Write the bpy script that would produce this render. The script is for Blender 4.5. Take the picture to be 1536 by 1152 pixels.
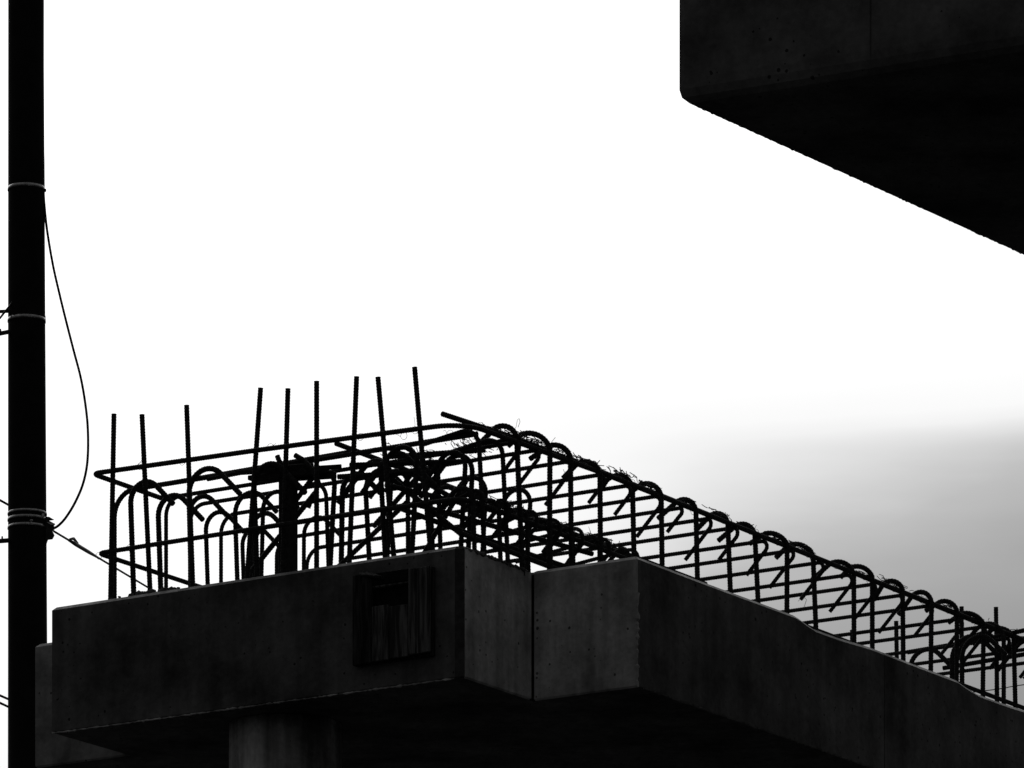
import bpy, bmesh, math, random
import numpy as np
from mathutils import Vector

random.seed(7)
rng = np.random.default_rng(7)
for o in list(bpy.data.objects):
    bpy.data.objects.remove(o)
scene = bpy.context.scene
COL = scene.collection

# ------------------------------------------------------------------ camera
CAM_H = 1.6
FPX, HOR = 9280.0, 3003.6          # focal length and horizon row, in pixels of a 1536-wide frame
cam = bpy.data.cameras.new('camera')
cam.sensor_fit = 'HORIZONTAL'
cam.sensor_width = 36.0
cam.lens = FPX / 1536.0 * 36.0
cam.shift_y = (HOR - 576.0) / 1536.0   # level camera with a rising front: verticals stay vertical
cam.clip_end = 5000
camo = bpy.data.objects.new('camera', cam)
camo.location = (0, 0, CAM_H)
camo.rotation_euler = (math.radians(90), 0, 0)
COL.objects.link(camo)
scene.camera = camo

# ------------------------------------------------------------------ sky, sun, exposure
SUN_AZ, SUN_EL = math.radians(-9.2), math.radians(40)
SDIR = Vector((math.sin(SUN_AZ) * math.cos(SUN_EL), math.cos(SUN_AZ) * math.cos(SUN_EL), math.sin(SUN_EL)))
world = bpy.data.worlds.new('World')
scene.world = world
world.use_nodes = True
nt = world.node_tree
nt.nodes.clear()
N = nt.nodes.new
L = nt.links.new
out = N('ShaderNodeOutputWorld')
bg = N('ShaderNodeBackground')
bg.inputs['Strength'].default_value = 0.1
L(bg.outputs[0], out.inputs['Surface'])
sky = N('ShaderNodeTexSky')
sky.sky_type = 'NISHITA'
sky.sun_disc = False
sky.sun_elevation = SUN_EL
sky.sun_rotation = SUN_AZ
sky.dust_density = 3.0
bw = N('ShaderNodeRGBToBW')
L(sky.outputs[0], bw.inputs[0])
tc = N('ShaderNodeTexCoord')
nz = N('ShaderNodeTexNoise')
nz.inputs['Scale'].default_value = 22.0
nz.inputs['Detail'].default_value = 5.0
nz.inputs['Roughness'].default_value = 0.5
mp = N('ShaderNodeMapping')
mp.inputs['Scale'].default_value = (1.0, 1.0, 4.5)
L(tc.outputs['Generated'], mp.inputs[0])
L(mp.outputs[0], nz.inputs['Vector'])
dot = N('ShaderNodeVectorMath')
dot.operation = 'DOT_PRODUCT'
L(tc.outputs['Generated'], dot.inputs[0])
dot.inputs[1].default_value = SDIR
ac = N('ShaderNodeMath')
ac.operation = 'ARCCOSINE'
L(dot.outputs['Value'], ac.inputs[0])
wob = N('ShaderNodeMath')            # cloud edge wobbles by about a degree and a half
wob.operation = 'MULTIPLY_ADD'
L(nz.outputs['Fac'], wob.inputs[0])
wob.inputs[1].default_value = math.radians(.8)
wob.inputs[2].default_value = math.radians(-.4)
add = N('ShaderNodeMath')
L(ac.outputs[0], add.inputs[0])
L(wob.outputs[0], add.inputs[1])
div = N('ShaderNodeMath')
div.operation = 'DIVIDE'
# a heavier bank of low cloud lies to the right of the view: its soft upper edge is at about 14.5 degrees
sx = N('ShaderNodeSeparateXYZ')
L(tc.outputs['Generated'], sx.inputs[0])
azn = N('ShaderNodeMath'); azn.operation = 'ARCTAN2'
L(sx.outputs['X'], azn.inputs[0]); L(sx.outputs['Y'], azn.inputs[1])
s1 = N('ShaderNodeMapRange'); s1.interpolation_type = 'SMOOTHSTEP'
s1.inputs[1].default_value = math.radians(-2.2); s1.inputs[2].default_value = math.radians(2.1)
L(azn.outputs[0], s1.inputs[0])
eln = N('ShaderNodeMath'); eln.operation = 'ARCSINE'
L(sx.outputs['Z'], eln.inputs[0])
elw = N('ShaderNodeMath'); elw.operation = 'MULTIPLY_ADD'
L(wob.outputs[0], elw.inputs[0]); elw.inputs[1].default_value = .5; L(eln.outputs[0], elw.inputs[2])
s2 = N('ShaderNodeMapRange'); s2.interpolation_type = 'SMOOTHSTEP'
s2.inputs[1].default_value = math.radians(14.0); s2.inputs[2].default_value = math.radians(15.0)
s2.inputs[3].default_value = 1; s2.inputs[4].default_value = 0
L(elw.outputs[0], s2.inputs[0])
bk = N('ShaderNodeMath'); bk.operation = 'MULTIPLY'
L(s1.outputs[0], bk.inputs[0]); L(s2.outputs[0], bk.inputs[1])
tot = N('ShaderNodeMath'); tot.operation = 'MULTIPLY_ADD'
L(bk.outputs[0], tot.inputs[0]); tot.inputs[1].default_value = math.radians(3.5); L(add.outputs[0], tot.inputs[2])
L(tot.outputs[0], div.inputs[0])
div.inputs[1].default_value = math.pi
ramp = N('ShaderNodeValToRGB')       # veil of cloud: bright round the hidden sun, heavy grey away from it
ramp.color_ramp.interpolation = 'LINEAR'
SKY = [(0, 3.0), (18, 1.9), (26.5, 1.1), (28.1, .995), (29.0, .95), (30.4, .92), (31.0, .85), (31.5, .745), (31.95, .60), (32.45, .45), (33.0, .365), (33.7, .295), (36, .21), (42, .15), (60, .09), (95, .06), (180, .055)]
els = ramp.color_ramp.elements
els[0].position = 0
els[1].position = 1
for d, v in SKY[1:-1]:
    els.new(d / 180.0)
for e, (d, v) in zip(els, SKY):
    e.position = d / 180.0
    e.color = (v, v, v, 1)
L(div.outputs[0], ramp.inputs[0])
m1 = N('ShaderNodeMath')
m1.operation = 'MULTIPLY'
L(ramp.outputs[0], m1.inputs[0])
m1.inputs[1].default_value = 10.0
m2 = N('ShaderNodeMath')
m2.operation = 'MULTIPLY_ADD'
L(bw.outputs[0], m2.inputs[0])
m2.inputs[1].default_value = 0.03
L(m1.outputs[0], m2.inputs[2])
L(m2.outputs[0], bg.inputs['Color'])

sl = bpy.data.lights.new('sun', 'SUN')
sl.energy = 0.5
sl.angle = math.radians(14)
sl.color = (1, 1, 1)
so = bpy.data.objects.new('sun', sl)
so.rotation_euler = SDIR.to_track_quat('Z', 'Y').to_euler()
so.location = (-5, 10, 30)
COL.objects.link(so)

scene.view_settings.view_transform = 'Standard'
scene.view_settings.look = 'None'
scene.view_settings.exposure = 0.0
scene.view_settings.gamma = 1.0
scene.view_settings.use_curve_mapping = False

# ------------------------------------------------------------------ materials (a grey day: everything is neutral)
def new_mat(name):
    m = bpy.data.materials.new(name)
    m.use_nodes = True
    return m, m.node_tree, m.node_tree.nodes['Principled BSDF']

def concrete(name, base, pits=0.5, streak=0.25, scale=1.0):
    m, t, b = new_mat(name)
    n = t.nodes.new
    l = t.links.new
    co = n('ShaderNodeTexCoord')
    g = n('ShaderNodeNewGeometry')
    n1 = n('ShaderNodeTexNoise'); n1.inputs['Scale'].default_value = 2.6 * scale; n1.inputs['Detail'].default_value = 8; n1.inputs['Roughness'].default_value = .62
    l(g.outputs['Position'], n1.inputs['Vector'])
    n2 = n('ShaderNodeTexNoise'); n2.inputs['Scale'].default_value = 38 * scale; n2.inputs['Detail'].default_value = 4
    l(g.outputs['Position'], n2.inputs['Vector'])
    mpv = n('ShaderNodeMapping'); mpv.inputs['Scale'].default_value = (9, 9, .7)
    l(g.outputs['Position'], mpv.inputs[0])
    n3 = n('ShaderNodeTexNoise'); n3.inputs['Scale'].default_value = 1.6; n3.inputs['Detail'].default_value = 5
    l(mpv.outputs[0], n3.inputs['Vector'])
    r1 = n('ShaderNodeMapRange'); r1.inputs[1].default_value = .3; r1.inputs[2].default_value = .7; r1.inputs[3].default_value = .34; r1.inputs[4].default_value = 1.62
    l(n1.outputs['Fac'], r1.inputs[0])
    r2 = n('ShaderNodeMapRange'); r2.inputs[1].default_value = .3; r2.inputs[2].default_value = .7; r2.inputs[3].default_value = .86; r2.inputs[4].default_value = 1.12
    l(n2.outputs['Fac'], r2.inputs[0])
    r3 = n('ShaderNodeMapRange'); r3.inputs[1].default_value = .35; r3.inputs[2].default_value = .7; r3.inputs[3].default_value = 1 - streak; r3.inputs[4].default_value = 1 + streak * .5
    l(n3.outputs['Fac'], r3.inputs[0])
    # blow holes
    v = n('ShaderNodeTexVoronoi'); v.inputs['Scale'].default_value = 34 * scale
    l(g.outputs['Position'], v.inputs['Vector'])
    sep = n('ShaderNodeSeparateColor'); l(v.outputs['Color'], sep.inputs[0])
    rad = n('ShaderNodeMapRange'); rad.inputs[1].default_value = 1 - pits * .5; rad.inputs[2].default_value = 1; rad.inputs[3].default_value = 0.0; rad.inputs[4].default_value = .27
    l(sep.outputs[0], rad.inputs[0])
    cl = n('ShaderNodeMapRange'); cl.inputs[1].default_value = .40; cl.inputs[2].default_value = .56
    l(n1.outputs['Fac'], cl.inputs[0])
    rm = n('ShaderNodeMath'); rm.operation = 'MULTIPLY'; l(rad.outputs[0], rm.inputs[0]); l(cl.outputs[0], rm.inputs[1])
    wv = n('ShaderNodeMath'); wv.operation = 'MULTIPLY_ADD'; l(n2.outputs['Fac'], wv.inputs[0]); wv.inputs[1].default_value = .22; l(v.outputs['Distance'], wv.inputs[2])
    ws = n('ShaderNodeMath'); ws.operation = 'SUBTRACT'; l(wv.outputs[0], ws.inputs[0]); ws.inputs[1].default_value = .11
    lt = n('ShaderNodeMath'); lt.operation = 'LESS_THAN'
    l(ws.outputs[0], lt.inputs[0]); l(rm.outputs[0], lt.inputs[1])
    pm = n('ShaderNodeMapRange'); pm.inputs[3].default_value = 1; pm.inputs[4].default_value = .25
    l(lt.outputs[0], pm.inputs[0])
    cur = None
    for r in (r1, r2, r3, pm):
        if cur is None:
            cur = r.outputs[0]
        else:
            k = n('ShaderNodeMath'); k.operation = 'MULTIPLY'
            l(cur, k.inputs[0]); l(r.outputs[0], k.inputs[1]); cur = k.outputs[0]
    k = n('ShaderNodeMath'); k.operation = 'MULTIPLY'; l(cur, k.inputs[0]); k.inputs[1].default_value = base
    l(k.outputs[0], b.inputs['Base Color'])
    b.inputs['Roughness'].default_value = .95
    b.inputs['Specular IOR Level'].default_value = .08
    hs = n('ShaderNodeMath'); hs.operation = 'SUBTRACT'; l(n2.outputs['Fac'], hs.inputs[0]); l(lt.outputs[0], hs.inputs[1])
    bp = n('ShaderNodeBump'); bp.inputs['Strength'].default_value = .5; bp.inputs['Distance'].default_value = .006
    l(hs.outputs[0], bp.inputs['Height']); l(bp.outputs[0], b.inputs['Normal'])
    return m

def plain(name, base, rough=.8, metal=0.0, spec=.2, var=.3, scale=30):
    m, t, b = new_mat(name)
    n = t.nodes.new
    l = t.links.new
    g = n('ShaderNodeNewGeometry')
    n1 = n('ShaderNodeTexNoise'); n1.inputs['Scale'].default_value = scale; n1.inputs['Detail'].default_value = 4
    l(g.outputs['Position'], n1.inputs['Vector'])
    r = n('ShaderNodeMapRange'); r.inputs[1].default_value = .3; r.inputs[2].default_value = .7
    r.inputs[3].default_value = base * (1 - var); r.inputs[4].default_value = base * (1 + var)
    l(n1.outputs['Fac'], r.inputs[0]); l(r.outputs[0], b.inputs['Base Color'])
    b.inputs['Roughness'].default_value = rough
    b.inputs['Metallic'].default_value = metal
    b.inputs['Specular IOR Level'].default_value = spec
    return m

def wood(name, base):
    m, t, b = new_mat(name)
    n = t.nodes.new
    l = t.links.new
    g = n('ShaderNodeNewGeometry')
    mpv = n('ShaderNodeMapping'); mpv.inputs['Scale'].default_value = (30, 30, 2.2)
    l(g.outputs['Position'], mpv.inputs[0])
    n1 = n('ShaderNodeTexNoise'); n1.inputs['Scale'].default_value = 1.6; n1.inputs['Detail'].default_value = 6; n1.inputs['Distortion'].default_value = 1.2
    l(mpv.outputs[0], n1.inputs['Vector'])
    r = n('ShaderNodeMapRange'); r.inputs[1].default_value = .42; r.inputs[2].default_value = .66; r.inputs[3].default_value = base * .2; r.inputs[4].default_value = base
    l(n1.outputs['Fac'], r.inputs[0]); l(r.outputs[0], b.inputs['Base Color'])
    b.inputs['Roughness'].default_value = .85
    b.inputs['Specular IOR Level'].default_value = .1
    bp = n('ShaderNodeBump'); bp.inputs['Strength'].default_value = .4; bp.inputs['Distance'].default_value = .004
    l(n1.outputs['Fac'], bp.inputs['Height']); l(bp.outputs[0], b.inputs['Normal'])
    return m

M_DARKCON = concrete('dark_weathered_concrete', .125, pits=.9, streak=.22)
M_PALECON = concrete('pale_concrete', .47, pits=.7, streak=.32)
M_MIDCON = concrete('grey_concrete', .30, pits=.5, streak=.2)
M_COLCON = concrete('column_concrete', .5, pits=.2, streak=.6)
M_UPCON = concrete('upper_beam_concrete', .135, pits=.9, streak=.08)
M_JOINT = plain('joint_filler', .055, .9, var=.4)
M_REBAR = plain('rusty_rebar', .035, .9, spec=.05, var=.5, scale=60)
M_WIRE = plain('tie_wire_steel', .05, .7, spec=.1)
M_STRAW = plain('dry_straw', .10, .9, spec=.05)
M_WOOD = wood('weathered_formwork_wood', .15)
M_WOODD = wood('dark_formwork_wood', .06)
M_BLACKPLY_SHADE = plain('black_ply_and_hollow_shade', .012, .7, spec=.05)
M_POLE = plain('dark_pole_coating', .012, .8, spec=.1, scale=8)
M_STEEL = plain('galvanised_band_steel', .42, .25, metal=1.0, var=.35, scale=40)
M_IRON = plain('dark_iron_fitting', .04, .6, spec=.2)
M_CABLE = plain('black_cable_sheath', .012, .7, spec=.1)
M_GROUND = plain('dark_asphalt_ground', .018, .95, spec=.05, scale=3)

# ------------------------------------------------------------------ helpers
ANG = .563574
AV = Vector((-math.cos(ANG), math.sin(ANG), 0))     # along the cap's end face, to the left
BV = Vector((math.sin(ANG), math.cos(ANG), 0))      # along the cap, away from the viewer
ORG = Vector((-.22025738, 28.0, CAM_H + 6.59908))   # top near right corner of the cap's nose

def W(a, b, z):
    return ORG + AV * a + BV * b + Vector((0, 0, z))

def tag(o, label, cat, group=None, kind=None):
    if label: o['label'] = label
    if cat: o['category'] = cat
    if group: o['group'] = group
    if kind: o['kind'] = kind
    return o

def empty(name, loc):
    o = bpy.data.objects.new(name, None)
    o.location = loc
    o.empty_display_size = .2
    COL.objects.link(o)
    return o

def link(name, me, parent=None, mats=()):
    for m in mats:
        me.materials.append(m)
    o = bpy.data.objects.new(name, me)
    COL.objects.link(o)
    if parent is not None:
        o.parent = parent
        o.location = -parent.location if parent.type == 'EMPTY' else Vector((0, 0, 0))
    return o

def fillet(pts, r):
    """polyline with its corners rounded to radius r"""
    P = [Vector(p) for p in pts]
    o = [P[0]]
    for i in range(1, len(P) - 1):
        u = (P[i - 1] - P[i]); v = (P[i + 1] - P[i])
        lu, lv = u.length, v.length
        u.normalize(); v.normalize()
        th = u.angle(v)
        if th > 3.05:
            o.append(P[i]); continue
        d = min(r / math.tan(th / 2), lu * .49, lv * .49)
        rr = d * math.tan(th / 2)
        bis = (u + v).normalized()
        c = P[i] + bis * (rr / math.sin(th / 2))
        s = (P[i] + u * d) - c
        e = (P[i] + v * d) - c
        sw = s.angle(e)
        k = max(4, int(sw / .2))
        for j in range(k + 1):
            t = j / k
            q = (s * math.sin((1 - t) * sw) + e * math.sin(t * sw)) / max(math.sin(sw), 1e-6)
            o.append(c + q)
    o.append(P[-1])
    return o

def resample(pts, step):
    P = np.array([tuple(p) for p in pts], float)
    seg = np.linalg.norm(np.diff(P, axis=0), axis=1)
    s = np.r_[0, np.cumsum(seg)]
    n = max(2, int(round(s[-1] / step)) + 1)
    t = np.linspace(0, s[-1], n)
    return np.stack([np.interp(t, s, P[:, k]) for k in range(3)], 1)

def tube_mesh(name, pts, r, step=None, rib=0.0, sides=7, radii=None):
    P = resample(pts, step) if step else np.array([tuple(p) for p in pts], float)
    n = len(P)
    T = np.gradient(P, axis=0)
    T /= np.linalg.norm(T, axis=1)[:, None] + 1e-12
    up = np.array([0.31, 0.17, 0.93]) if abs(T[0, 2]) < .9 else np.array([.93, .31, .17])
    U = np.zeros_like(P)
    u = up - T[0] * (up @ T[0])
    for i in range(n):
        u = u - T[i] * (u @ T[i])
        u /= np.linalg.norm(u) + 1e-12
        U[i] = u
    V = np.cross(T, U)
    R = np.full(n, r) if radii is None else np.array(radii)
    if rib:
        pat = np.array([1 + rib, 1 - rib * .6, 1 - rib * .6])
        R = R * pat[np.arange(n) % 3]
    an = np.arange(sides) * 2 * math.pi / sides
    ring = np.cos(an)[None, :, None] * U[:, None, :] + np.sin(an)[None, :, None] * V[:, None, :]
    VV = (P[:, None, :] + ring * R[:, None, None]).reshape(-1, 3)
    i = np.arange(n - 1)[:, None] * sides
    j = np.arange(sides)[None, :]
    j2 = (j + 1) % sides
    F = np.stack([i + j, i + j2, i + sides + j2, i + sides + j], -1).reshape(-1, 4).tolist()
    F.append(list(range(sides))[::-1])
    F.append([(n - 1) * sides + k for k in range(sides)])
    me = bpy.data.meshes.new(name)
    me.from_pydata(VV.tolist(), [], F)
    return me

def bar(name, pts, r, parent, mat=None, rib=.07, step=.0046, sides=7):
    me = tube_mesh(name, pts, r, step=step, rib=rib, sides=sides)
    return link(name, me, parent, [mat or M_REBAR])

def rod(name, pts, r, parent, mat, sides=8, step=None, radii=None):
    me = tube_mesh(name, pts, r, step=step, sides=sides, radii=radii)
    for p in me.polygons: p.use_smooth = len(p.vertices) == 4
    return link(name, me, parent, [mat])

def box_mesh(name, corners8, bevel=0.0):
    """corners: 4 bottom (ccw) then 4 top"""
    bm = bmesh.new()
    v = [bm.verts.new(c) for c in corners8]
    for f in ((3, 2, 1, 0), (4, 5, 6, 7), (0, 1, 5, 4), (1, 2, 6, 5), (2, 3, 7, 6), (3, 0, 4, 7)):
        bm.faces.new([v[k] for k in f])
    bmesh.ops.recalc_face_normals(bm, faces=bm.faces)
    if bevel:
        bmesh.ops.bevel(bm, geom=list(bm.edges), offset=bevel, segments=1, affect='EDGES')
    me = bpy.data.meshes.new(name)
    bm.to_mesh(me); bm.free()
    return me

def abox(name, a0, a1, b0, b1, z0, z1, parent, mat, bevel=.003, skew=0.0):
    c = [W(a0, b0, z0), W(a1, b0, z0 + skew), W(a1, b1, z0 + skew), W(a0, b1, z0),
         W(a0, b0, z1), W(a1, b0, z1 + skew), W(a1, b1, z1 + skew), W(a0, b1, z1)]
    return link(name, box_mesh(name, c, bevel), parent, [mat])

# ------------------------------------------------------------------ ground
gm = bpy.data.meshes.new('ground')
gm.from_pydata([(-2500, -2500, 0), (2500, -2500, 0), (2500, 2500, 0), (-2500, 2500, 0)], [], [(0, 1, 2, 3)])
g = link('ground', gm, None, [M_GROUND])
g['kind'] = 'structure'

# ------------------------------------------------------------------ the pier with its stepped cap
LW = 2.311          # width of the nose
HT = .602           # depth of the cap
BB = .597           # where the body widens
WR = .558           # widening on each side
BE = 6.2            # far shoulder
pier = empty('bridge_pier', W(LW / 2, .75, -(CAM_H + 6.59908)))
tag(pier, 'unfinished concrete bridge pier with stepped cap on a round column, rebar rising from its top', 'pier')

# plan of the cap, counter-clockwise seen in (a,b): list of (a, b, z_top, material index of the face that STARTS here)
face4 = [(.597, -.002), (1.222, -.002), (2.059, .004), (2.11, -.002), (2.175, -.014), (2.253, -.025), (2.487, -.023), (2.798, -.010),
         (3.293, -.011), (3.695, -.010), (3.794, -.026), (3.921, -.039), (4.136, -.038), (4.397, -.032), (5.0, -.03), (BE, -.02)]
plan = []
plan.append((LW, 0, -.006, 0))
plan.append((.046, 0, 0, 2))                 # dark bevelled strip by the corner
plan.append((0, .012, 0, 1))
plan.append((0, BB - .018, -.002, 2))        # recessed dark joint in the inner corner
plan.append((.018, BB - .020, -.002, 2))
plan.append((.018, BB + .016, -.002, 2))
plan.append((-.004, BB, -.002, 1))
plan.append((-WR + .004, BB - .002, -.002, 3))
first = True
for b, z in face4:
    if first:
        plan.append((-WR, b + .006, z, 0)); first = False
        continue
    plan.append((-WR, b, z, 0))
    if abs(b - 2.798) < .01:                 # panel joint: a narrow groove
        plan.append((-WR, 2.928, -.010, 2)); plan.append((-WR + .006, 2.930, -.010, 2)); plan.append((-WR, 2.934, -.010, 0))
plan.append((0, BE, 0, 0))
plan.append((0, BE + .6, 0, 0))
plan.append((LW, BE + .6, 0, 0))
plan.append((LW, BE, 0, 0))
plan.append((LW + WR, BE, 0, 0))
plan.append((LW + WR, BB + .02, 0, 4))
plan.append((LW, BB + .02, 0, 0))

bm = bmesh.new()
CH = .016
n = len(plan)
area = sum(plan[i][0] * plan[(i + 1) % n][1] - plan[(i + 1) % n][0] * plan[i][1] for i in range(n))
def inset_pt(i, d):
    p0 = Vector(plan[i - 1][:2]); p1 = Vector(plan[i][:2]); p2 = Vector(plan[(i + 1) % n][:2])
    e1 = (p1 - p0).normalized(); e2 = (p2 - p1).normalized()
    s = 1 if area > 0 else -1
    n1 = Vector((-e1.y, e1.x)) * s; n2 = Vector((-e2.y, e2.x)) * s
    m = (n1 + n2)
    if m.length < .3: return p1
    m.normalize()
    return p1 + m * min(d / max(m.dot(n1), .35), d * 1.6)
# wall is subdivided lengthways a little so that its arrises can be uneven
lo, mid, top = [], [], []
for i, (a, b, z, mi) in enumerate(plan):
    q = inset_pt(i, CH)
    q2 = inset_pt(i, .008)
    lo.append((bm.verts.new(W(q2.x, q2.y, -HT)), bm.verts.new(W(a, b, -HT + .008))))
    mid.append(bm.verts.new(W(a, b, z - CH)))
    top.append(bm.verts.new(W(q.x, q.y, z)))
for i in range(n):
    j = (i + 1) % n
    mi = plan[i][3]
    for quad, m_ in (((lo[i][1], lo[j][1], mid[j], mid[i]), mi), ((mid[i], mid[j], top[j], top[i]), 3 if mi == 0 else mi), ((lo[i][0], lo[j][0], lo[j][1], lo[i][1]), mi)):  # top chamfers of dark walls coloured paler to paint in the light they catch
        f = bm.faces.new(quad); f.material_index = m_
for i in range(n):                            # the arris turns down into the rough, slightly lower top surface
    j = (i + 1) % n
    qi, qj = inset_pt(i, CH + .004), inset_pt(j, CH + .004)
    a_, b_ = bm.verts.new(W(qi.x, qi.y, -.05)), bm.verts.new(W(qj.x, qj.y, -.05))
    bm.faces.new((top[i], top[j], b_, a_))
bmesh.ops.remove_doubles(bm, verts=bm.verts, dist=1e-6)
E_ = .008
for z, e in ((-.045, CH), (-HT, E_)):
    for (a0, a1, b0, b1) in ((e, LW - e, e, BB + .02 + e), (-WR + e, LW + WR - e, BB + .02 + e, BE - e), (e, LW - e, BE - e, BE + .6 - e), (-WR + e, 0, BB + e, BB + .02 + e)):
        f = bm.faces.new([bm.verts.new(W(a, b, z)) for a, b in ((a0, b0), (a1, b0), (a1, b1), (a0, b1))])
bmesh.ops.recalc_face_normals(bm, faces=bm.faces)
me = bpy.data.meshes.new('cap'); bm.to_mesh(me); bm.free()
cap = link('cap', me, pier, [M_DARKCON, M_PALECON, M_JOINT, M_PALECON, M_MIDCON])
cap['label'] = 'dark stepped concrete cap with paler inner corner faces'

# uneven mortar lips along the visible arrises
def lip(name, p0, p1, r, parent, mat, seed):
    rr = random.Random(seed)
    P = []; R = []
    k = int((p1 - p0).length / .012)
    for i in range(k + 1):
        t = i / k
        P.append(p0.lerp(p1, t) + Vector((rr.uniform(-1, 1), rr.uniform(-1, 1), rr.uniform(-1, 1))) * r * .35)
        R.append(r * max(.15, rr.gauss(.75, .4)))
    me = tube_mesh(name, P, r, sides=6, radii=R)
    return link(name, me, parent, [mat])
lip('mortar_lip', W(LW, 0, -HT), W(.05, 0, -HT), .004, cap, M_PALECON, 1)
lip('mortar_lip', W(-WR, BB + .003, -.17), W(-WR, BB + .003, -HT), .007, cap, M_PALECON, 2)
lip('mortar_lip', W(0, .02, -.014), W(0, BB - .04, -.014), .009, cap, M_DARKCON, 3)
lip('mortar_lip', W(-WR, BB + .05, -HT + .002), W(-WR, BE, -HT + .002), .005, cap, M_DARKCON, 4)

# round column
cb = Vector((W(1.27, .43, 0).x, W(1.27, .43, 0).y, 0))
ztop = ORG.z - HT
bm = bmesh.new()
ring = []
for zz in (0, .3, ztop * .5, ztop - .002):
    ring.append([bm.verts.new((cb.x + .265 * math.cos(t), cb.y + .265 * math.sin(t), zz)) for t in np.linspace(0, 2 * math.pi, 64, endpoint=False)])
for r0, r1 in zip(ring, ring[1:]):
    for i in range(64):
        bm.faces.new((r0[i], r0[(i + 1) % 64], r1[(i + 1) % 64], r1[i])).smooth = True
bm.faces.new(ring[-1])
me = bpy.data.meshes.new('column'); bm.to_mesh(me); bm.free()
link('column', me, pier, [M_COLCON])
# second column under the far end of the cap, behind the first
c2 = me.copy()
o2 = link('column', c2, pier)
d2 = BV * 5.0
o2.location = o2.location + Vector((d2.x, d2.y, 0))

# ------------------------------------------------------------------ formwork box on the nose
fb = empty('formwork_box', W(.37, 0, -.49))
tag(fb, 'broken wooden formwork box of weathered boards fixed to the cap face', 'formwork')
D = .046
abox('plank', .155, .225, -D, -D + .02, -.475, -.085, fb, M_WOOD, skew=-.004)
abox('plank', .229, .268, -D - .003, -D + .018, -.478, -.087, fb, M_WOOD)
abox('plank', .272, .372, -D - .001, -D + .019, -.483, -.245, fb, M_WOOD)
abox('plank', .375, .465, -D - .004, -D + .017, -.487, -.235, fb, M_WOOD)
abox('plank', .469, .520, -D, -D + .02, -.489, -.080, fb, M_WOODD)
abox('plank', .523, .578, -D + .006, -D + .024, -.490, -.078, fb, M_WOODD)
abox('batten', .150, .172, -D + .026, -.001, -.49, -.085, fb, M_WOODD)
abox('batten', .556, .580, -D + .026, -.001, -.49, -.08, fb, M_WOODD)
abox('batten', .175, .553, -D + .026, -.001, -.49, -.455, fb, M_WOODD)
abox('batten', .27, .467, -D + .004, -.001, -.150, -.140, fb, M_WOOD)
abox('plank', .272, .372, -D + .002, -D + .02, -.139, -.084, fb, M_BLACKPLY_SHADE)
abox('plank', .375, .466, -D + .005, -D + .02, -.139, -.082, fb, M_BLACKPLY_SHADE)
abox('hollow_shade_board', .176, .552, -.012, -.001, -.454, -.151, fb, M_BLACKPLY_SHADE)  # black sheet added as painted shade inside the box's opening
# splintered board end at the top left
c = [W(.545, -.005, -.05), W(.40, -.02, -.115), W(.40, -.075, -.118), W(.535, -.055, -.085),
     W(.546, -.005, -.045), W(.40, -.02, -.105), W(.40, -.078, -.108), W(.536, -.055, -.08)]
link('splinter', box_mesh('splinter', c), fb, [M_WOODD])
# ------------------------------------------------------------------ the rebar cage
cage = empty('rebar_cage', W(LW / 2, 2.5, 0))
tag(cage, 'rusted steel rebar cage of hooked bars standing on top of the pier cap', 'rebar')
ZT = .60

def hook(a, b, zt, s, r, rad, tail, lean=0.0, zb=-.04, name='hook_bar', turn=135, db=0.0):
    """upright bar whose top turns over through 135 degrees towards +a (s=1) or -a (s=-1)"""
    pts = [W(a, b, zb), W(a + lean * .5, b, (zb + zt - rad) * .5), W(a + lean, b, zt - rad)]
    for k in range(1, 11):
        t = math.radians(turn) * k / 10
        pts.append(W(a + lean + s * rad * (1 - math.cos(t)), b + db * k / 10, zt - rad + rad * math.sin(t)))
    t = math.radians(turn)
    e = (s * math.sin(t), math.cos(t))
    aa = a + lean + s * rad * (1 - math.cos(t)); zz = zt - rad + rad * math.sin(t)
    pts.append(W(aa + e[0] * tail, b + db, zz + e[1] * tail))
    return bar(name, pts, r, cage)

def cross(b, zt, a0, a1, r, rad=.05, tail=.13, leg=True, zb=-.04, dz=0.0, rb=.075, hooked=True, db=0.0):
    """cross bar along a; far end bent down as a leg, near end hooked back round the edge bar"""
    pts = []
    if leg:
        pts += fillet([W(a1, b, zb), W(a1, b, zt + dz), W(a1 - .4, b, zt + dz)], rb)
    else:
        pts.append(W(a1, b, zt + dz))
    if hooked:
        zc = zt - rad
        for k in range(0, 11):
            t = math.radians(135) * k / 10
            pts.append(W(a0 - rad * math.sin(t), b + db * (.3 + .07 * k), zc + rad * math.cos(t)))
        t = math.radians(135)
        pts.append(W(a0 - rad * math.sin(t) - math.cos(t + math.pi) * 0 + tail * .707, b + db, zc + rad * math.cos(t) - tail * .707))
    else:
        pts.append(W(a0, b, zt))
    return bar('cross_bar', pts, r, cage)

def pk_b(u, v, b):
    """where the sight line of photo point (u,v) crosses the upright plane at depth b: used to lay out bars read off the photo"""
    r = Vector(((u - 768) / FPX, 1, (HOR - v) / FPX))
    t = (b + ORG.dot(BV)) / r.dot(BV)
    p = r * t - ORG
    return p.dot(AV), r.z * t - 6.59908

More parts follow.
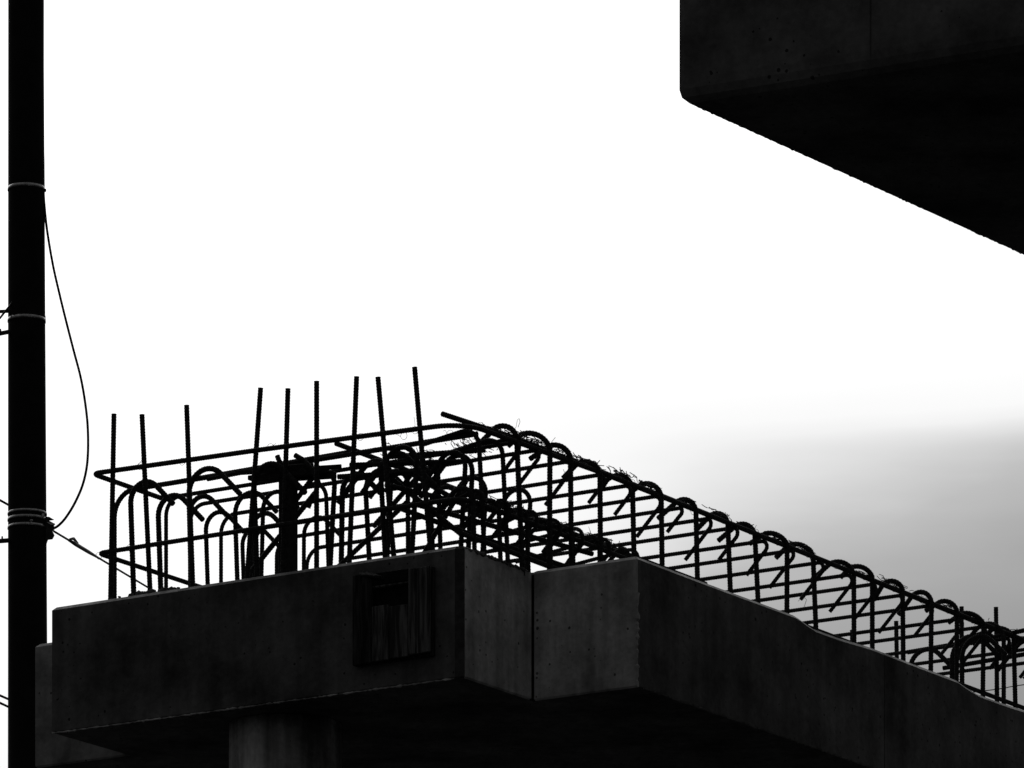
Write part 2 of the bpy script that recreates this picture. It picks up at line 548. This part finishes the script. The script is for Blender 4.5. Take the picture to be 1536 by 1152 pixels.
# ring bars: upper, lower
rg = fillet([W(.03, 6.0, ZT), W(.03, 1.2, ZT - .012), W(.03, .05, ZT - .035), W(1.2, .055, ZT - .005)], .16) + \
     fillet([W(1.21, .055, ZT - .005), W(2.12, .06, ZT + .012), W(2.055, .56, ZT - .015)], .035)
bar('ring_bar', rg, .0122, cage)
rl = fillet([W(.03, 6.0, .24), W(.03, .05, .225), W(1.2, .055, .232)], .10) + fillet([W(1.21, .055, .232), W(2.085, .06, .232), W(2.05, 2.0, .225), W(2.05, 6.0, .23)], .035)
bar('ring_bar', rl, .0115, cage)
# bars along the cap
bar('edge_bar', [W(.105, -.01, .602), W(.06, .5, .602), W(.045, 1.4, .60), W(.045, 6.4, .60)], .0125, cage)
bar('edge_bar', [W(.80, .16, .598), W(.79, 3.5, .595)], .0125, cage)
bar('edge_bar', [W(.02, .0, .055), W(.02, 1.9, .05)], .0125, cage)
bar('edge_bar', [W(.10, .1, .10), W(.06, 3.0, .13)], .0125, cage)
bar('edge_bar', [W(.36, .05, .215), W(.36, 4.0, .215)], .0125, cage)

# tall starter bars along the near edge: top and foot read off the photograph, all in the plane b
for (x0, y0, x1, y1, b, r) in [(171, 621, 166, 890, .06, .0125), (213, 622, 225, 882, .06, .0125), (280, 608, 289, 872, .06, .0125), (391, 582, 371, 862, .09, .0125),
                               (432, 583, 424, 856, .09, .0125), (475, 572, 475, 850, .06, .0125), (535, 565, 524, 842, .06, .0125), (567, 566, 591, 836, .08, .0125), (622, 551, 646, 828, .06, .0125)]:
    a0, z0 = pk_b(x0, y0, b); a1, z1 = pk_b(x1, y1, b)
    k = (-.06 - z0) / (z1 - z0)
    bar('starter_bar', [W(a0, b, z0), W(a0 + (a1 - a0) * k, b, -.06)], r, cage)
for (a, b) in [(.54, 5.78), (.39, 5.89), (.95, 5.8), (1.25, 5.85), (.12, 5.9), (1.55, 5.8), (1.85, 5.85)]:
    bar('starter_bar', [W(a, b, .885 if a < .7 else .86 + random.uniform(-.02, .01)), W(a + random.uniform(-.02, .02), b, -.05)], .0125, cage)

# stations along the cap: uprights hooked over the edge bar, and cross bars hooked back round it
ups = [.20, .40, .52, .75, .95, 1.21, 1.54, 1.78, 2.11, 2.45, 2.71, 2.98, 3.28, 3.67, 3.86, 4.17, 4.46, 4.75, 5.02, 5.41, 5.7]
for i, b in enumerate(ups):
    zt = .640 + random.uniform(-.016, .012)
    if b < .45:
        hook(.012, b, .572, 1, .0115, .085, .22, lean=.03, turn=98)
        continue
    hook(.016 + random.uniform(-.008, .008), b, zt + .004, 1, .0132, .056 + random.uniform(-.012, .008), random.uniform(.05, .15), lean=random.uniform(-.01, .035), db=random.uniform(-.12, -.02), turn=random.uniform(112, 145))
crs = [.50, .69, .95, 1.25, 1.49, 1.76, 2.0, 2.25, 2.51, 2.78, 3.07, 3.35, 3.63, 3.90, 4.18, 4.49, 4.81, 5.08, 5.36, 5.65, 5.95]
for i, b in enumerate(crs):
    zt = .572 + random.uniform(-.006, .006)
    cross(b, zt + .006, .046, 2.03 + random.uniform(-.03, .03), .0102, rad=.031 + random.uniform(-.006, .006), tail=random.uniform(.09, .19), dz=0, zb=-.04, rb=.085, db=random.uniform(-.05, .01))
# doubled front hoop and its companions
cross(.21, .553, .06, 2.10, .0125, hooked=False, rb=.12)
bar('cross_bar', [W(1.93, .235, .560), W(.75, .235, .572)], .0115, cage)
bar('cross_bar', [W(1.55, .195, .540), W(.95, .195, .556)], .0115, cage)
bar('cross_bar', [W(.34, .52, .582), W(.02, .52, .600)], .0125, cage)
# hooks standing inside the left edge, tails turned inwards
for (a, b, zt, r, rad, tail) in [(1.905, .10, .545, .0135, .085, .14), (1.96, .40, .55, .0135, .085, .16), (1.57, .10, .56, .0135, .105, .16), (1.93, .75, .54, .0115, .075, .13),
                                 (1.96, 1.1, .54, .011, .075, .13), (1.20, .10, .535, .0135, .09, .19), (1.62, .55, .55, .012, .09, .12)]:
    hook(a, b, zt, -1, r, rad, tail, lean=.02)
# uprights in the middle of the cage, hooked towards the left
for (a, b, zt, r, rad, tail) in [(.36, .12, .52, .0125, .085, .22), (.27, .45, .54, .0125, .085, .2), (.62, .30, .53, .0135, .09, .2), (.42, .8, .53, .012, .08, .18), (.30, 1.0, .5, .0115, .075, .16), (.88, .22, .50, .0125, .07, .14),
                                 (.18, .25, .50, .012, .075, .18)]:
    hook(a, b, zt, 1, r, rad, tail, lean=-.03)
for (a, b, zt, r, rad, tail) in [(.80, .45, .53, .0125, .085, .2), (.70, .85, .52, .012, .08, .2), (.55, .2, .52, .0125, .085, .22)]:
    hook(a, b, zt, -1, r, rad, tail, lean=.03)
# lower tier: shorter hooked bars on the lower edge bar
for i, b in enumerate([.12, .34, .58, .78, .98, 1.22, 1.48]):
    hook(.015, b, .285 + random.uniform(-.01, .01), 1, .0115, .05, random.uniform(.09, .15), lean=.01, db=random.uniform(-.03, .03))
    cross(b + .05, .285, .05, (.22 if b < .7 else .5) + random.uniform(-.05, .05), .0095, rad=.05, tail=random.uniform(.09, .14), leg=False, dz=-.05)
for (a, b, zt, r, s_) in [(1.00, .40, .50, .0105, 1), (.95, .42, .52, .0135, -1), (.56, .40, .50, .0115, 1), (.39, .42, .52, .0115, 1), (1.80, .42, .53, .0125, -1), (1.70, .75, .50, .0125, -1), (1.46, .5, .52, .011, -1), (1.52, .95, .5, .0105, -1)]:
    hook(a, b, zt, s_, r, .075, .12, lean=random.uniform(-.02, .02))
# slanting bars and loose lengths
for (u0, v0, u1, v1, b, r) in [(474, 738, 376, 858, .30, .0135), (612, 752, 508, 850, .30, .0125), (470, 741, 462, 762, .25, .012),
                               (640, 700, 560, 790, .5, .0125), (700, 720, 630, 840, .35, .012), (700, 760, 600, 700, .4, .0125), (590, 720, 690, 800, .3, .0125)]:
    a0, z0 = pk_b(u0, v0, b); a1, z1 = pk_b(u1, v1, b)
    bar('slanting_bar', [W(a0, b, z0), W(a1, b, z1)], r, cage)
for (a0, b0, z0, a1, b1, z1) in [(.50, .12, .36, .12, 1.0, .30), (.75, .2, .50, .2, .32, .47), (.85, .25, .47, .35, .3, .44), (.45, .3, .30, .05, 1.2, .20), (.6, .3, .54, .2, .5, .56)]:
    bar('slanting_bar', [W(a0, b0, z0), W(a1, b1, z1)], .0125, cage)
# far end: broad arches
for (a, b, zt, s, rad, tail, r) in [(.62, 5.35, .575, -1, .10, .12, .0135), (.34, 5.30, .60, -1, .11, .12, .0135), (.10, 5.35, .62, 1, .09, .16, .0125), (-.02, 5.20, .63, 1, .10, .16, .0125), (-.03, 5.62, .62, 1, .09, .16, .0125), (.12, 5.0, .52, -1, .10, .12, .0135), (.0, 5.9, .58, 1, .09, .1, .0135)]:
    hook(a, b, zt, s, r, rad, tail)
bar('cross_bar', fillet([W(.66, 5.40, .585), W(.2, 5.4, .60), W(-.05, 5.4, .62)], .1), .0125, cage)
bar('cross_bar', [W(.5, 5.5, .50), W(-.06, 5.5, .52)], .0125, cage)

# tie wires: twisted loops round the crossings, with curling ends
def curl(p, seed, length, r=.0011, parent=cage, name='tie_wire', up=.6, loop=.02, mat=None):
    rr = random.Random(seed)
    pts = []
    # wrap
    c = Vector(p)
    for k in range(13):
        t = k / 12 * 2 * math.pi
        pts.append(c + AV * (.018 * math.cos(t)) + Vector((0, 0, .018 * math.sin(t))) + BV * (.006 * k / 12 - .003))
    d = Vector((rr.uniform(-1, 1), rr.uniform(-.4, .4), rr.uniform(0, 1) * up + .15)).normalized()
    q = pts[-1].copy()
    k = max(4, int(length / .012))
    for i in range(k):
        d = (d + Vector((rr.uniform(-1, 1), rr.uniform(-1, 1), rr.uniform(-1, 1))) * loop * 20).normalized()
        q = q + d * .012
        pts.append(q.copy())
    sm = [pts[0]]
    for i in range(1, len(pts) - 1):
        sm.append((pts[i - 1] + pts[i] * 2 + pts[i + 1]) / 4)
    sm.append(pts[-1])
    me = tube_mesh(name, sm, r, sides=4)
    return link(name, me, parent, [mat or M_WIRE])
sd = 100
for b in ups[2:]:
    curl(W(.045, b + .01, .605), sd, random.uniform(.02, .06)); sd += 1
    curl(W(.045, b - .04, .603), sd, random.uniform(.01, .03)); sd += 1
for b in ups[::2]:
    curl(W(.05, b + .02, .59), sd, random.uniform(.03, .07)); sd += 1
for (a, b, z) in [(2.08, .06, .22), (1.9, .06, .235), (1.84, .06, .61), (1.6, .06, .60), (1.1, .06, .60), (.6, .06, .58), (.3, .06, .57), (.1, .3, .24), (.05, .9, .24), (.05, 1.2, .25), (.2, .2, .57), (.4, .12, .57)]:
    curl(W(a, b, z), sd, random.uniform(.03, .08), up=1); sd += 1
# two long loose curls of wire standing up over the edge bar
def loose(pix, b, r=.0011):
    pts = []
    for u, v in pix:
        a, z = pk_b(u, v, b)
        pts.append(W(a, b, z))
    pts = [tuple(p) for p in fillet(pts, .008)]
    me = tube_mesh('tie_wire', pts, r, sides=4)
    return link('tie_wire', me, cage, [M_WIRE])
loose([(757, 645), (768, 646), (774, 641), (776, 630), (779, 627), (780, 633), (777, 641)], .47)
loose([(818, 670), (816, 666), (819, 662), (823, 665), (821, 670), (826, 665), (833, 656)], .8)
loose([(853, 716), (848, 712), (845, 704)], 1.0)
loose([(867, 802), (882, 799), (887, 803), (883, 790)], 1.0)
loose([(1102, 790), (1096, 779), (1090, 770)], 2.5)
loose([(1197, 902), (1204, 895), (1210, 899), (1206, 911)], 3.2)

# straw and fibre caught on the hooks
def tuft(center, spread, count, seed, ln=.045, r=.0020):
    rr = random.Random(seed)
    V = []; F = []
    for _ in range(count):
        c = Vector(center) + AV * rr.gauss(0, spread[0]) + BV * rr.gauss(0, spread[1]) + Vector((0, 0, rr.gauss(0, spread[2])))
        d = (BV * rr.gauss(1.0, .3) + AV * rr.gauss(0, .5) + Vector((0, 0, rr.gauss(-.1, .22)))).normalized()
        s = d.cross(Vector((rr.random(), rr.random(), rr.random() + .1))).normalized()
        w = d.cross(s)
        l_ = ln * rr.uniform(.4, 1.3)
        bend = (s * rr.uniform(-.3, .3) + w * rr.uniform(-.3, .3)) * l_
        i0 = len(V)
        for t in (0, .5, 1):
            q = c + d * (l_ * (t - .5)) + bend * (4 * t * (1 - t)) * .5
            for k in range(3):
                an = k * 2.094
                V.append(q + (s * math.cos(an) + w * math.sin(an)) * r)
        for sgm in (0, 3):
            for k in range(3):
                F.append((i0 + sgm + k, i0 + sgm + (k + 1) % 3, i0 + sgm + 3 + (k + 1) % 3, i0 + sgm + 3 + k))
    return V, F
V = []; F = []
for (a, b, z, s, cnt) in [(.05, .40, .598, (.015, .06, .012), 70), (.05, .62, .62, (.015, .06, .012), 40), (.05, 1.05, .625, (.014, .1, .01), 45), (.04, 1.45, .63, (.012, .06, .01), 30), (.05, 1.7, .63, (.012, .05, .01), 30),
                          (.55, .4, .56, (.10, .12, .02), 80), (.25, .45, .575, (.08, .08, .012), 60), (.04, .5, .27, (.02, .14, .02), 70), (.03, .9, .27, (.02, .12, .02), 60), (.03, 1.3, .27, (.02, .08, .015), 40),
                          (.05, 2.4, .63, (.012, .06, .01), 18), (.05, 3.0, .63, (.012, .06, .01), 18), (.05, 4.1, .63, (.012, .07, .01), 18), (.05, 5.0, .63, (.012, .06, .01), 22)]:
    v, f_ = tuft(W(a, b, z), (s[0] * .6, s[1], s[2] * .5), cnt, int(a * 100 + b * 1000))
    o_ = len(V)
    V += v; F += [tuple(k + o_ for k in q) for q in f_]
for b in ups[2:]:
    v, f_ = tuft(W(.06, b - .03, .625), (.018, .022, .006), random.randint(5, 22), int(b * 777), ln=.05, r=.0022)
    o_ = len(V)
    V += v; F += [tuple(k + o_ for k in q) for q in f_]
me = bpy.data.meshes.new('straw'); me.from_pydata([tuple(v) for v in V], [], F)
st = link('straw', me, cage, [M_STRAW]); st['kind'] = 'stuff'

# ------------------------------------------------------------------ steel post with a flat head, by the starter bars
post = empty('steel_post', W(1.03, .17, 0))
tag(post, 'thick dark steel post with a ragged flat head standing among the thin bars', 'post')
a0, z0 = pk_b(421, 712, .17); a1, _ = pk_b(444, 712, .17)
abox('shaft', a1 + .002, a0, .15, .19, -.02, z0 + .03, post, M_REBAR)
aL, zL = pk_b(371, 718, .15); aR, zR = pk_b(512, 700, .15)
def flat(u0, v0, u1, v1, th, b0, b1, name='head_plate'):
    aa, za = pk_b(u0, v0, b0); ab, zb = pk_b(u1, v1, b0)
    c = [W(ab, b0, zb - th), W(aa, b0, za - th), W(aa, b1, za - th), W(ab, b1, zb - th), W(ab, b0, zb), W(aa, b0, za), W(aa, b1, za), W(ab, b1, zb)]
    return link(name, box_mesh(name, c, .003), post, [M_REBAR])
flat(371, 713, 480, 700, .022, .145, .20)
flat(352, 706, 512, 696, .022, .138, .143)
flat(400, 712, 500, 706, .032, .20, .23)
flat(412, 698, 470, 694, .055, .13, .136)
for (p) in [[(416, 684), (420, 694), (430, 702)], [(443, 683), (455, 690), (470, 706), (480, 730)]]:
    pts = []
    for u, v in p:
        a, z = pk_b(u, v, .12); pts.append(W(a, .12, z))
    bar('prong', fillet(pts, .03), .0125, post)

# mortar rubble heaped at the foot of the bars
def rubble(a, b, s, seed):
    rr = random.Random(seed)
    bm = bmesh.new()
    bmesh.ops.create_icosphere(bm, subdivisions=1, radius=1)
    for v in bm.verts:
        v.co = Vector((v.co.x * rr.uniform(.7, 1.2), v.co.y * rr.uniform(.7, 1.2), v.co.z * rr.uniform(.5, .9))) * s
        v.co += W(a, b, s * .3)
    me = bpy.data.meshes.new('mortar_lump'); bm.to_mesh(me); bm.free()
    return me
rub = empty('mortar_heap', W(1.83, .05, 0))
tag(rub, 'small heap of spilled mortar lumps at the foot of the leftmost bars', 'rubble')
k = 0
for (a, b, s) in [(1.99, .03, .008), (1.94, .03, .010), (1.88, .04, .018), (1.85, .06, .026), (1.82, .05, .022), (1.79, .05, .020), (1.76, .04, .022), (1.72, .05, .018), (1.69, .04, .024), (1.66, .06, .022), (1.63, .04, .014), (1.83, .08, .030), (1.70, .08, .026), (1.60, .03, .010)]:
    link('lump', rubble(a, b, s, k), rub, [M_DARKCON]); k += 1

# ------------------------------------------------------------------ the nearer beam, upper right
YC = 22.0
zb = (HOR - 137) * YC / FPX + CAM_H - .047
C0 = Vector(((1015 - 768) * YC / FPX, YC, 0))
DA = Vector((17926, -9280, 0)).normalized()
DB = Vector((6565, 9280, 0)).normalized()
vb = empty('viaduct_beam', (C0.x, C0.y, 0))
tag(vb, 'massive dark concrete beam end with rounded corner jutting in from the upper right', 'beam')
TH = 1.25
def V_(s, t, z): return C0 + DA * s + DB * t + Vector((0, 0, zb + z))
outl = [(.03, 0), (.75, 0), (.752, .005), (.756, .005), (.758, 0), (7, 0), (7, 9), (0, 9), (0, .03), (.006, .008)]
bm = bmesh.new()
R_ = []
def ins(i, d):
    m = len(outl)
    s, t = outl[i]
    return (min(max(s, d), 7 - d), min(max(t, d), 9 - d))
for (d, z) in ((.055, 0), (.032, .007), (.013, .025), (.003, .052), (0, .085), (0, TH)):
    R_.append([bm.verts.new(V_(*(ins(i, d) if d else outl[i]), z)) for i in range(len(outl))])
m = len(outl)
for r0, r1 in zip(R_, R_[1:]):
    for i in range(m):
        bm.faces.new((r0[i], r0[(i + 1) % m], r1[(i + 1) % m], r1[i]))
ft = bm.faces.new(R_[-1]); fbm = bm.faces.new(R_[0][::-1])
bmesh.ops.triangulate(bm, faces=[ft, fbm])
bmesh.ops.remove_doubles(bm, verts=bm.verts, dist=1e-5)
bmesh.ops.recalc_face_normals(bm, faces=bm.faces)
me = bpy.data.meshes.new('beam'); bm.to_mesh(me); bm.free()
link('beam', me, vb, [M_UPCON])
bm = bmesh.new()
pc = V_(4.5, 4.2, 0)
r0 = [bm.verts.new((pc.x + .6 * math.cos(t), pc.y + .6 * math.sin(t), 0)) for t in np.linspace(0, 2 * math.pi, 48, endpoint=False)]
r1 = [bm.verts.new((v.co.x, v.co.y, zb - .002)) for v in r0]
for i in range(48):
    bm.faces.new((r0[i], r0[(i + 1) % 48], r1[(i + 1) % 48], r1[i])).smooth = True
me = bpy.data.meshes.new('column'); bm.to_mesh(me); bm.free()
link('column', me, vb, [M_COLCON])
lip('mortar_lip', V_(.045, .06, .002), V_(.045, 4.5, .002), .003, vb, M_UPCON, 9)

# ------------------------------------------------------------------ utility pole behind the pier
PY = 41.0
def PP(u, v, dy=0.0):
    y = PY + dy
    return Vector(((u - 768) * y / FPX, y, CAM_H + (HOR - v) * y / FPX))
pole = empty('utility_pole', (PP(41, 0).x, PY, 0))
tag(pole, 'tall black utility pole with steel bands at the left edge, behind the pier', 'utility pole')
zs = [0, PP(0, 1152).z, PP(0, 960).z, PP(0, 480).z, PP(0, 0).z, PP(0, 0).z + 2]
xs = [42.3, 41.8, 41.4, 40, 38.8, 38.3]
rs = [31.5, 30, 29.4, 28, 26.6, 26]
pts = [Vector(((x - 768) * PY / FPX, PY, z)) for x, z in zip(xs, zs)]
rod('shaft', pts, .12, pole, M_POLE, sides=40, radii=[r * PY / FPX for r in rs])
def band(v, h, name='band', grow=1.03, mat=M_STEEL):
    c = PP(np.interp(v, [0, 480, 960], [38.8, 40, 41.4]), v)
    rr = np.interp(v, [0, 480, 960], [26.6, 28, 29.4]) * PY / FPX * grow
    hh = h * PY / FPX
    bm = bmesh.new()
    A_ = []
    for (dr, dz) in ((.98, -hh / 2), (1.0, -hh / 2), (1.0, hh / 2), (.98, hh / 2)):
        A_.append([bm.verts.new((c.x + rr * dr * math.cos(t), c.y + rr * dr * math.sin(t), c.z + dz)) for t in np.linspace(0, 2 * math.pi, 48, endpoint=False)])
    for p, q in zip(A_, A_[1:]):
        for i in range(48):
            bm.faces.new((p[i], p[(i + 1) % 48], q[(i + 1) % 48], q[i])).smooth = (p is A_[1])
    me = bpy.data.meshes.new(name); bm.to_mesh(me); bm.free()
    return link(name, me, pole, [mat])
# the band's own centre row lies a little below its visible front arc
band(284, 5); band(481, 5); band(771, 3.6); band(780, 4.2); band(792, 4)
def pbox(name, u0, v0, u1, v1, d0, d1, mat, parent=pole, bev=.004):
    c = [PP(u0, v1, d0), PP(u1, v1, d0), PP(u1, v1, d1), PP(u0, v1, d1), PP(u0, v0, d0), PP(u1, v0, d0), PP(u1, v0, d1), PP(u0, v0, d1)]
    return link(name, box_mesh(name, c, bev), parent, [mat])
pbox('bolt', 66, 283, 69.5, 288, -.02, .02, M_IRON)
pbox('bolt', 66, 473, 68.5, 481, -.02, .02, M_IRON)
# strain clamp at the right
def pol(name, pix, d0, d1, mat, parent=pole):
    bm = bmesh.new()
    f0 = [bm.verts.new(PP(u, v, d0)) for u, v in pix]
    f1 = [bm.verts.new(PP(u, v, d1)) for u, v in pix]
    k = len(pix)
    bm.faces.new(f0); bm.faces.new(f1[::-1])
    for i in range(k):
        bm.faces.new((f0[i], f1[i], f1[(i + 1) % k], f0[(i + 1) % k]))
    bmesh.ops.recalc_face_normals(bm, faces=bm.faces)
    me = bpy.data.meshes.new(name); bm.to_mesh(me); bm.free()
    return link(name, me, parent, [mat])
pol('clamp', [(66, 775), (73.5, 775), (82, 780), (74, 781), (83, 786), (81, 789), (84, 792), (79, 797), (82, 803), (79, 809), (72, 810), (70, 816), (66, 815)], -.03, .03, M_IRON)
pol('clamp_strap', [(70, 783), (82, 785), (83, 787), (76, 787)], -.045, -.032, M_STEEL)
pbox('bolt', 44.5, 779, 49.5, 781.5, -.150, -.132, M_STEEL)
pbox('bolt', 46, 781.6, 48, 786, -.146, -.134, M_STEEL)
pbox('buckle', 62, 770, 66.5, 776, -.08, -.05, M_STEEL)
# arms on the far left of the pole
rod('arm', [PP(30, 466, -.05), PP(-60, 470, -.05)], .012, pole, M_IRON, sides=8)
rod('arm', [PP(30, 494, -.05), PP(12, 498, -.05), PP(-60, 512, -.05)], .015, pole, M_IRON, sides=8)
rod('brace', [PP(20, 452, -.08), PP(-12, 492, -.08)], .007, pole, M_IRON, sides=8)
pbox('bolt', -4, 493, 2, 500, -.08, -.03, M_IRON)
rod('arm', [PP(30, 809, -.05), PP(8, 811, -.05), PP(-60, 816, -.05)], .016, pole, M_IRON, sides=8)
pbox('bolt', 2, 804, 4.6, 810, -.06, -.04, M_IRON)
# cable run strapped to the pole's right side
rod('conduit', [PP(64.5, -40, .0), PP(64.4, 120), PP(63.6, 168), PP(65.4, 240), PP(65.8, 292)], .007, pole, M_CABLE, sides=8)

def smooth(pts, k=6):
    P = [Vector(p) for p in pts]
    P = [P[0] * 2 - P[1]] + P + [P[-1] * 2 - P[-2]]
    o = []
    for i in range(1, len(P) - 2):
        for j in range(k):
            t = j / k
            a, b, c, d = P[i - 1:i + 3]
            o.append(.5 * ((2 * b) + (c - a) * t + (2 * a - 5 * b + 4 * c - d) * t * t + (3 * b - a - 3 * c + d) * t ** 3))
    o.append(P[-2])
    return o
def cable(name, pts, r, label, cat='cable', group=None, mat=M_CABLE):
    me = tube_mesh(name, smooth(pts), r, sides=8)
    for p in me.polygons: p.use_smooth = len(p.vertices) == 4
    o = link(name, me, None, [mat])
    return tag(o, label, cat, group)
px = [(65, 285), (67, 312), (71, 348), (79.5, 398), (89, 440), (98, 477), (110, 524), (121, 566), (128, 606), (131.8, 645), (131.3, 690), (125, 724), (113, 753), (99, 776), (88, 788), (80, 793)]
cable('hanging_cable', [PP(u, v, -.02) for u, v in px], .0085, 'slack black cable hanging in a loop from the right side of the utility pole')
a_ = PP(81, 797, 0)
e_ = PP(215, 877, 5.0)
cable('stay_wire', [a_, a_.lerp(e_, .3), a_.lerp(e_, .6), e_, a_.lerp(e_, 2.2)], .0075, 'thin straight stay wire slanting from the pole clamp down behind the rebar', 'wire')
sv = empty('wire_grip', PP(104, 809, .6))
tag(sv, 'small dark grip fitting clamped on the stay wire near the pole', 'fitting')
def SW(t): return a_.lerp(e_, t)
rod('sleeve', [SW(.15), SW(.22), SW(.36), SW(.48)], .012, sv, M_IRON, radii=[.009, .014, .013, .007])
rod('lug', [SW(.16) + Vector((0, 0, .012)), SW(.2) + Vector((.0, 0, .03)), SW(.245) + Vector((0, 0, .016))], .012, sv, M_IRON, radii=[.005, .011, .006])
cable('overhead_cable', [PP(20, 762, .1), PP(12, 757, .1), PP(-10, 745, .1), PP(-80, 708, 1)], .008, 'upper left cable reaching the pole at its lower steel bands')
cable('overhead_cable', [PP(20, 1052, .1), PP(12, 1048.5, .1), PP(-10, 1039, .1), PP(-80, 1010, 1)], .008, 'upper of the two close cables at the pole near the bottom left corner', group='low paired cables')
cable('overhead_cable', [PP(20, 1064, .1), PP(12, 1060, .1), PP(-10, 1050, .1), PP(-80, 1020, 1)], .008, 'lower of the two close cables at the pole near the bottom left corner', group='low paired cables')
# distant lines seen between the bars at the far right
def FP(u, v, y):
    return Vector(((u - 768) * y / FPX, y, CAM_H + (HOR - v) * y / FPX))
cable('distant_line', [FP(1200, 1020, 70), FP(1395, 993, 70), FP(1470, 983, 69), FP(1700, 958, 66)], .006, 'higher of two thin distant lines behind the bars at the far right', 'wire', 'distant lines')
cable('distant_line', [FP(1200, 1066, 70), FP(1470, 1037, 70), FP(1536, 1027, 69), FP(1700, 1008, 66)], .006, 'lower of two thin distant lines behind the bars at the far right', 'wire', 'distant lines')
